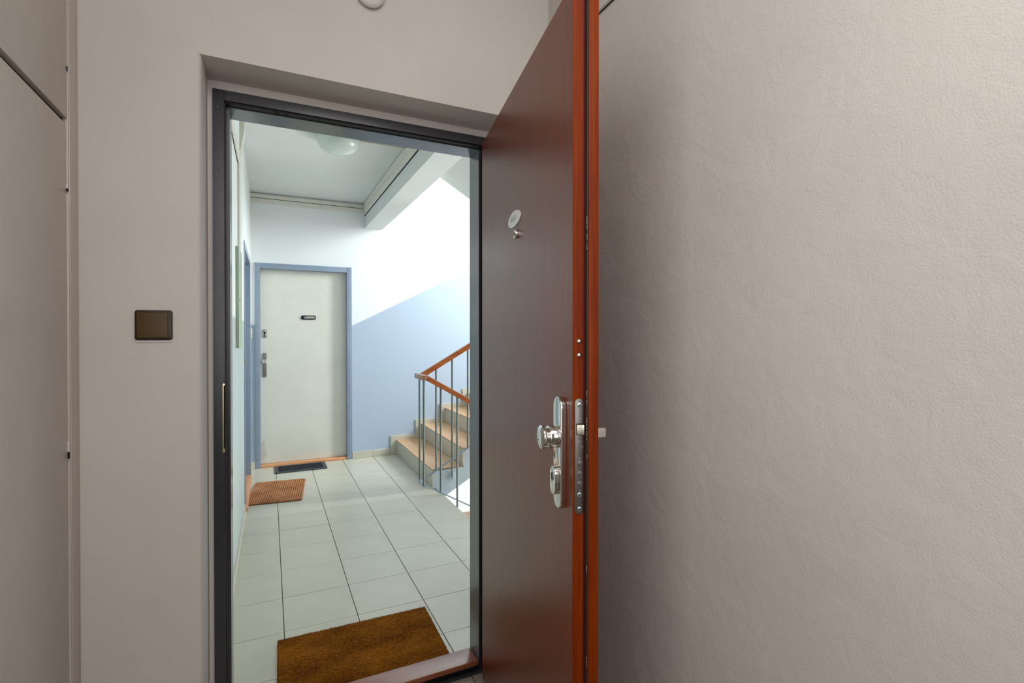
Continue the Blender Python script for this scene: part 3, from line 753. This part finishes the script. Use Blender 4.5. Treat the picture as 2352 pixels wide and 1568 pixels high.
for w_, dz in ((.006, 1), (.005, -1), (.007, 0), (.005, 1), (.008, -1), (.006, 0), (.007, 1), (.005, 0)):
    box(bm, (xq, YL - 0.0092, 1.4015 + 0.0012 * dz), (xq + w_ * 0.55, YL - 0.0086, 1.4105 + 0.002 * dz)); xq += w_ + 0.0022
q2('blurred_writing', bm, M['ink'], False, n2)
th2 = B1('threshold', (-0.0735, YFAR - 0.006, 0.0), (0.6985, YFAR + 0.075, 0.024), M['pine'], None, 0.005, 3, True); tag(th2, 'light pine threshold under the cream door across the corridor', 'threshold', kind='structure')

# ------------------------------------------------------------ side door on the left with blue frame
t3 = empty('trim_3', (xw(4.5), 4.5, 0)); tag(t3, 'blue steel frame of the side door on the left corridor wall', 'door frame', kind='structure')
def p3(name, y0, y1, z0, z1, xo=0.006, depth=0.14):
    bm = bmesh.new()
    p = [(xw(y0) + xo, y0), (xw(y0) - depth, y0), (xw(y1) - depth, y1), (xw(y1) + xo, y1)]
    prism(bm, p, 2, z0, z1, 0.003, 0, 2); o = link(name, bm, M['blue_frame'], t3, True); o.matrix_parent_inverse = Matrix.Translation(-t3.location)
p3('jamb', 3.975, 4.022, 0.0, 1.905); p3('jamb', 4.960, 5.008, 0.0, 1.905); p3('head', 4.0225, 4.9595, 1.858, 1.9045)
d3 = empty('door_3', (-0.22, 4.49, 0)); tag(d3, 'closed side door in the left corridor wall, seen edge-on', 'door', kind='structure')
bm = bmesh.new(); box(bm, (-0.265, 4.0235, 0.026), (-0.225, 4.9585, 1.857), 0.001); o = link('leaf', bm, M['blue_frame'], d3); o.matrix_parent_inverse = Matrix.Translation(-d3.location)
bm = bmesh.new(); lathe(bm, (-0.226, 4.14, 1.045), (1, 0, 0), [(0.022, 0), (0.022, 0.01), (0.012, 0.014), (0.012, 0.050), (0.026, 0.056), (0.028, 0.070), (0.024, 0.080), (0, 0.082)], 24); o = link('knob', bm, M['dull'], d3, True); o.matrix_parent_inverse = Matrix.Translation(-d3.location)
bm = bmesh.new(); box(bm, (-0.226, 4.05, 0.955), (-0.170, 4.085, 0.992), 0.003); o = link('lock', bm, M['white_plastic'], d3); o.matrix_parent_inverse = Matrix.Translation(-d3.location)
th3 = B1('threshold', (-0.26, 4.0235, 0.0), (-0.138, 4.9585, 0.022), M['pine_y'], None, 0.004, 2, True); tag(th3, 'light pine threshold of the side door on the left', 'threshold', kind='structure')
# pale bell push between the two doors
bpz = B1('bell_push', (xw(5.1) - 0.001, 5.085, 1.215), (xw(5.1) + 0.014, 5.150, 1.300), M['yellowed'], None, 0.003, 2, True); tag(bpz, 'yellowed plastic bell push beside the cream door, left of its blue frame', 'bell push')

# ------------------------------------------------------------ meter box, wall trunking on the corridor side wall
mb = empty('meter_box', (xw(3.2), 3.2, 1.18)); tag(mb, 'flat sage green metal cabinet on the left corridor wall', 'cabinet')
def p4(name, pts_y, z0, z1, xo, m, par, xi=0.0):
    y0, y1 = pts_y
    bm = bmesh.new(); prism(bm, [(xw(y0) + xi, y0), (xw(y1) + xi, y1), (xw(y1) + xo, y1), (xw(y0) + xo, y0)], 2, z0, z1, 0.0015, 0, 1)
    o = link(name, bm, m, par); o.matrix_parent_inverse = Matrix.Translation(-par.location); return o
p4('cabinet_body', (3.09, 3.42), 1.178, 1.728, 0.016, M['meter'], mb)
bm = bmesh.new(); lathe(bm, (xw(3.2) + 0.0155, 3.17, 1.445), (1, 0, 0), [(0.007, 0), (0.006, 0.004), (0, 0.005)], 14); o = link('lock_button', bm, M['chrome'], mb, True); o.matrix_parent_inverse = Matrix.Translation(-mb.location)
ct3 = empty('cable_trunking', (xw(3.2), 3.2, 2.2)); tag(ct3, 'white cable trunking above the green cabinet on the left corridor wall', 'cable trunking', 'cable trunking in the corridor')
p4('drop_channel', (3.28, 3.44), 1.730, 2.235, 0.010, M['trunk'], ct3)
p4('run_channel', (1.88, 3.46), 2.236, 2.300, 0.012, M['trunk'], ct3)
p4('channel_gap', (1.88, 3.28), 2.233, 2.2362, 0.004, M['dark'], ct3)
bm = bmesh.new(); prism(bm, [(xw(3.5), 2.375), (xw(3.5) + 0.006, 2.375), (xw(3.5) + 0.028, 2.505), (xw(3.5) + 0.028, ZC + 0.001), (xw(3.5) - 0.003, ZC + 0.001), (xw(3.5) - 0.003, 2.375)], 1, 3.50, 3.62, 0.001, 0, 1)
o = link('wedge_cover', bm, M['trunk'], ct3); o.matrix_parent_inverse = Matrix.Translation(-ct3.location)

# ------------------------------------------------------------ staircases
RISE, RUN, X0 = 0.150, 0.262, 1.193
SY0, SY1 = 3.965, YFAR
su = empty('staircase', (X0, 4.6, 0)); tag(su, 'tiled staircase with beige treads climbing from the landing along the blue wall', 'stairs')
def ps(name, bm, m, par, smooth=False):
    o = link(name, bm, m, par, smooth); o.matrix_parent_inverse = Matrix.Translation(-par.location); return o
NS = 9
prof = [(X0 + 0.012, -0.19)]
for k in range(NS):
    prof += [(X0 + 0.010 + RUN * k, RISE * (k + 1) - 0.0065)] if k else [(X0 + 0.010, RISE - 0.014)]
    prof += [(X0 + 0.010 + RUN * (k + 1), RISE * (k + 1) - 0.0065)]
prof += [(X0 + 0.010 + RUN * NS, RISE * NS + 0.14), (X0 + RUN * NS + 0.02, RISE * NS + 0.14)]
xe = X0 + RUN * NS + 0.02
def sof(x): return -0.022 + 0.56 * (x - 1.406)
prof += [(xe, sof(xe)), (1.26, sof(1.26)), (1.22, -0.19)]
bm = bmesh.new(); prism(bm, prof, 1, SY0 + 0.0012, SY1 - 0.001); ps('stair_body', bm, M['stringer'], su)
gy2 = [SY0, 4.123, 4.423, 4.723, 5.023, SY1 - 0.012]
for k in range(NS):
    xk = X0 + RUN * k; z0, z1 = RISE * k, RISE * (k + 1)
    for a, b in zip(gy2[:-1], gy2[1:]):
        bm = bmesh.new(); box(bm, (xk, a + 0.0012, z0 + 0.001), (xk + 0.0105, b - 0.0012, z1 - 0.0065), 0.0008); ps('riser_tile', bm, M['riser'], su)
    for a, b in ((SY0 - 0.0008, 4.60), (4.602, SY1 - 0.012)):
        bm = bmesh.new(); box(bm, (xk - 0.0025, a, z1 - 0.0060), (xk + RUN - 0.0005, b, z1), 0.0008)
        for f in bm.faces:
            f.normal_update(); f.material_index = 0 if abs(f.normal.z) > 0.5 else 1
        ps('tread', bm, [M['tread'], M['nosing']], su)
    # stepped skirting on the wall
    xa = xk - 0.063; xb = xk + RUN - 0.065
    bm = bmesh.new(); box(bm, (xa, SY1 - 0.012, z1 - 0.002), (xb, SY1 - 0.0005, z1 + 0.046), 0.001); ps('skirting_tile', bm, M['riser'], su)
    bm = bmesh.new(); box(bm, (xa, SY1 - 0.012, z0 + 0.001 if k == 0 else z0 + 0.0005), (xk + 0.002, SY1 - 0.0005, z1 - 0.0035), 0.001); ps('skirting_tile', bm, M['riser'], su)

LY0, LY1 = 2.42, 3.735
sd = empty('staircase', (EDGE, 3.1, -1.5)); tag(sd, 'staircase descending from the landing edge, only a pale orange tread showing', 'stairs')
prof = [(EDGE, -0.18)]
for k in range(NS):
    prof += [(EDGE + RUN * k, -RISE * (k + 1) - 0.014), (EDGE + RUN * (k + 1), -RISE * (k + 1) - 0.014)]
prof += [(EDGE + RUN * NS, -RISE * NS - 0.16), (EDGE, -0.40)]
bm = bmesh.new(); prism(bm, prof[1:], 1, LY0, LY1); ps('stair_body', bm, M['stringer'], sd)
for k in range(NS):
    x_ = EDGE + RUN * k; z = -RISE * (k + 1)
    bm = bmesh.new(); box(bm, (x_, LY0, z - 0.0138), (x_ + RUN - 0.0005, LY1 + 0.002, z), 0.001); ps('tread', bm, M['tread'], sd)
    bm = bmesh.new(); box(bm, (x_ - 0.008, LY0, z + 0.001), (x_ - 0.0005, LY1, z + RISE - 0.0145), 0.0008); ps('riser_tile', bm, M['riser'], sd)

# ------------------------------------------------------------ railing
ra = empty('railing', (1.09, 3.9, 0)); tag(ra, 'stair railing of thin grey green posts under a brown wooden handrail', 'railing')
YU, YD = 3.935, 3.770
SLOPE = 0.573
def pra(name, bm, m, smooth=True): return ps(name, bm, m, ra, smooth)
def rail(name, x0, z0, x1, z1, y, w, h, m):
    bm = bmesh.new()
    d = Vector((x1 - x0, 0, z1 - z0)).normalized(); up = Vector((-d.z, 0, d.x))
    a, b = Vector((x0, y, z0)), Vector((x1, y, z1))
    pts = [(-w / 2, -h), (w / 2, -h), (w / 2, -0.004), (w / 2 - 0.004, 0), (-w / 2 + 0.004, 0), (-w / 2, -0.004)]
    A = [bm.verts.new(a + Vector((0, p[0], 0)) + up * p[1]) for p in pts]; B_ = [bm.verts.new(b + Vector((0, p[0], 0)) + up * p[1]) for p in pts]
    n = len(pts)
    bm.faces.new(A); bm.faces.new(B_[::-1])
    for i in range(n): bm.faces.new((A[i], B_[i], B_[(i + 1) % n], A[(i + 1) % n]))
    return pra(name, bm, m, False)
def zu(x): return 0.9445 + SLOPE * (x - 1.101)        # top of the rising handrail
def zd(x): return 0.9370 - SLOPE * (x - 1.086)        # top of the falling handrail
rail('handrail', 1.088, zu(1.088), 3.4, zu(3.4), YU, 0.044, 0.036, M['rail_wood'])
rail('handrail', 1.098, zd(1.098), 3.4, zd(3.4), YD, 0.044, 0.036, M['rail_wood'])
bm = bmesh.new(); box(bm, (1.050, YD - 0.022, 0.898), (1.096, YU + 0.055, 0.936), 0.004, 0, 2); pra('handrail_cap', bm, M['cap_wood'])
def zbu(x): return 0.105 + SLOPE * (x - 1.12)
def zbd(x): return 0.100 - SLOPE * (x - 1.070)
XU = [1.078 + 0.1365 * i for i in range(0, 17)]
XD = [1.066 + 0.1350 * i for i in range(0, 17)]
for i, x in enumerate(XU):
    bm = bmesh.new()
    lo = 0.082 if i == 0 else zbu(x) - 0.004
    if i % 2 == 0 and i > 0: lo = zbu(x) - 0.175
    cyl(bm, (x, YU, lo), (x, YU, (0.905 if i == 0 else zu(x) - 0.038)), 0.0078, None, 12)
    pra('post', bm, M['rail_metal'])
    if i % 2 == 0 and i > 0:
        bm = bmesh.new(); cyl(bm, (x, YU - 0.006, lo + 0.012), (x, SY0 + 0.008, lo + 0.012), 0.011, None, 14); lathe(bm, (x + 0.004, SY0 + 0.0016, lo + 0.014), (0, -1, 0), [(0.034, 0), (0.034, 0.004), (0.030, 0.007), (0, 0.008)], 24); pra('wall_bracket', bm, M['stringer'])
for i, x in enumerate(XD):
    bm = bmesh.new()
    lo = 0.080 if i == 0 else zbd(x) - (0.16 if i % 2 == 0 else 0.004)
    cyl(bm, (x, YD, lo), (x, YD, (0.902 if i == 0 else zd(x) - 0.038)), 0.0080, None, 12)
    pra('post', bm, M['rail_metal'])
for y, x, z in ((YU, XU[0], 0.899), (YD, XD[0], 0.899)):
    bm = bmesh.new(); box(bm, (x - 0.012, y - 0.014, z - 0.006), (x + 0.016, y + 0.014, z + 0.001), 0.001); pra('post_cap', bm, M['bar_metal'])
rail('lower_bar', 1.070, zbu(1.070) , 3.3, zbu(3.3), YU - 0.002, 0.008, 0.016, M['bar_metal'])
rail('lower_bar', 1.066, zbd(1.066), 3.3, zbd(3.3), YD - 0.002, 0.008, 0.011, M['bar_metal'])
bm = bmesh.new(); prism(bm, [(1.058, YD - 0.010), (1.080, YD - 0.010), (1.092, YU + 0.010), (1.068, YU + 0.010)], 2, 0.080, 0.095, 0.001, 0, 1); pra('tie_plate', bm, M['bar_metal'])

# ------------------------------------------------------------ doormats
def fuzz(parent, w, d, z, n, hgt, m, name='coir_pile'):
    vs_, fs = [], []
    for i in range(n):
        edge = random.random() < 0.10
        x = random.uniform(-w / 2, w / 2); y = random.uniform(-d / 2, d / 2)
        if edge:
            if random.random() < 0.6: y = random.choice((-1, 1)) * d / 2
            else: x = random.choice((-1, 1)) * w / 2
        a = random.uniform(0, 2 * math.pi); wd = random.uniform(0.0005, 0.0010)
        lx, ly = random.uniform(-0.004, 0.004), random.uniform(-0.004, 0.004)
        h = hgt * random.uniform(0.5, 1.2)
        k = len(vs_)
        vs_ += [(x - wd * math.cos(a), y - wd * math.sin(a), z), (x + wd * math.cos(a), y + wd * math.sin(a), z), (x + lx, y + ly, z + h)]
        fs.append((k, k + 1, k + 2))
    me = bpy.data.meshes.new(name); me.from_pydata(vs_, [], fs); me.materials.append(m)
    o = bpy.data.objects.new(name, me); COL.objects.link(o); o.parent = parent; o['kind'] = 'stuff'
    return o
m1 = empty('doormat', (0.3285, 2.045, 0.001), R(-1.0)); tag(m1, 'large dark brown coir doormat lying just outside the open doorway', 'doormat')
bm = bmesh.new(); prism(bm, stadium(0, 0, 0.610, 0.398, 0.014, 4), 2, 0.0, 0.011, 0.002, 0, 1); link('mat_body', bm, M['coir'], m1)
fuzz(m1, 0.606, 0.394, 0.009, 26000, 0.007, M['coir'])

m2 = empty('doormat', (0.0585, 4.405, 0.001), R(-6.0)); tag(m2, 'ribbed reddish brown doormat on the tiles by the left side door', 'doormat')
bm = bmesh.new(); prism(bm, stadium(0, 0, 0.385, 0.585, 0.028, 5), 2, 0.0, 0.006, 0.001, 0, 1); link('mat_backing', bm, M['coir_dark'], m2)
bm = bmesh.new()
nr = 24
for i in range(nr):
    x = -0.1855 + 0.371 * i / (nr - 1)
    e = 0.2905 - (0.0 if abs(x) < 0.1645 else 0.028 - math.sqrt(max(0.0, 0.028 ** 2 - (abs(x) - 0.1645) ** 2)))
    pts = [(x - 0.0072, 0.005), (x - 0.0064, 0.0090), (x - 0.0030, 0.0108), (x + 0.0030, 0.0108), (x + 0.0064, 0.0090), (x + 0.0072, 0.005)]
    prism(bm, pts, 1, -e, e)
rb = link('ribbed_pile', bm, M['coir_red'], m2, True)
rb['kind'] = 'stuff'

m3 = empty('doormat', (0.2640, 5.092, 0.001)); tag(m3, 'black rubber doormat on the tiles in front of the cream door', 'doormat')
bm = bmesh.new(); box(bm, (-0.222, -0.125, 0.0), (0.222, 0.125, 0.004)); link('mat_base', bm, M['rubber_mat'], m3)
bm = bmesh.new()
for a, b in (((-0.222, -0.125), (0.222, -0.100)), ((-0.222, 0.100), (0.222, 0.125)), ((-0.222, -0.100), (-0.192, 0.100)), ((0.192, -0.100), (0.222, 0.100))):
    box(bm, (a[0], a[1], 0.002), (b[0], b[1], 0.0085), 0.0015)
link('border', bm, M['rubber_edge'], m3)
bm = bmesh.new()
for i in range(30):
    for j in range(16):
        x = -0.184 + 0.368 * i / 29; y = -0.093 + 0.186 * j / 15
        if (i + j) % 2: continue
        box(bm, (x - 0.0052, y - 0.0045, 0.003), (x + 0.0052, y + 0.0045, 0.0085))
kb = link('rubber_knobs', bm, M['rubber_mat'], m3); kb['kind'] = 'stuff'
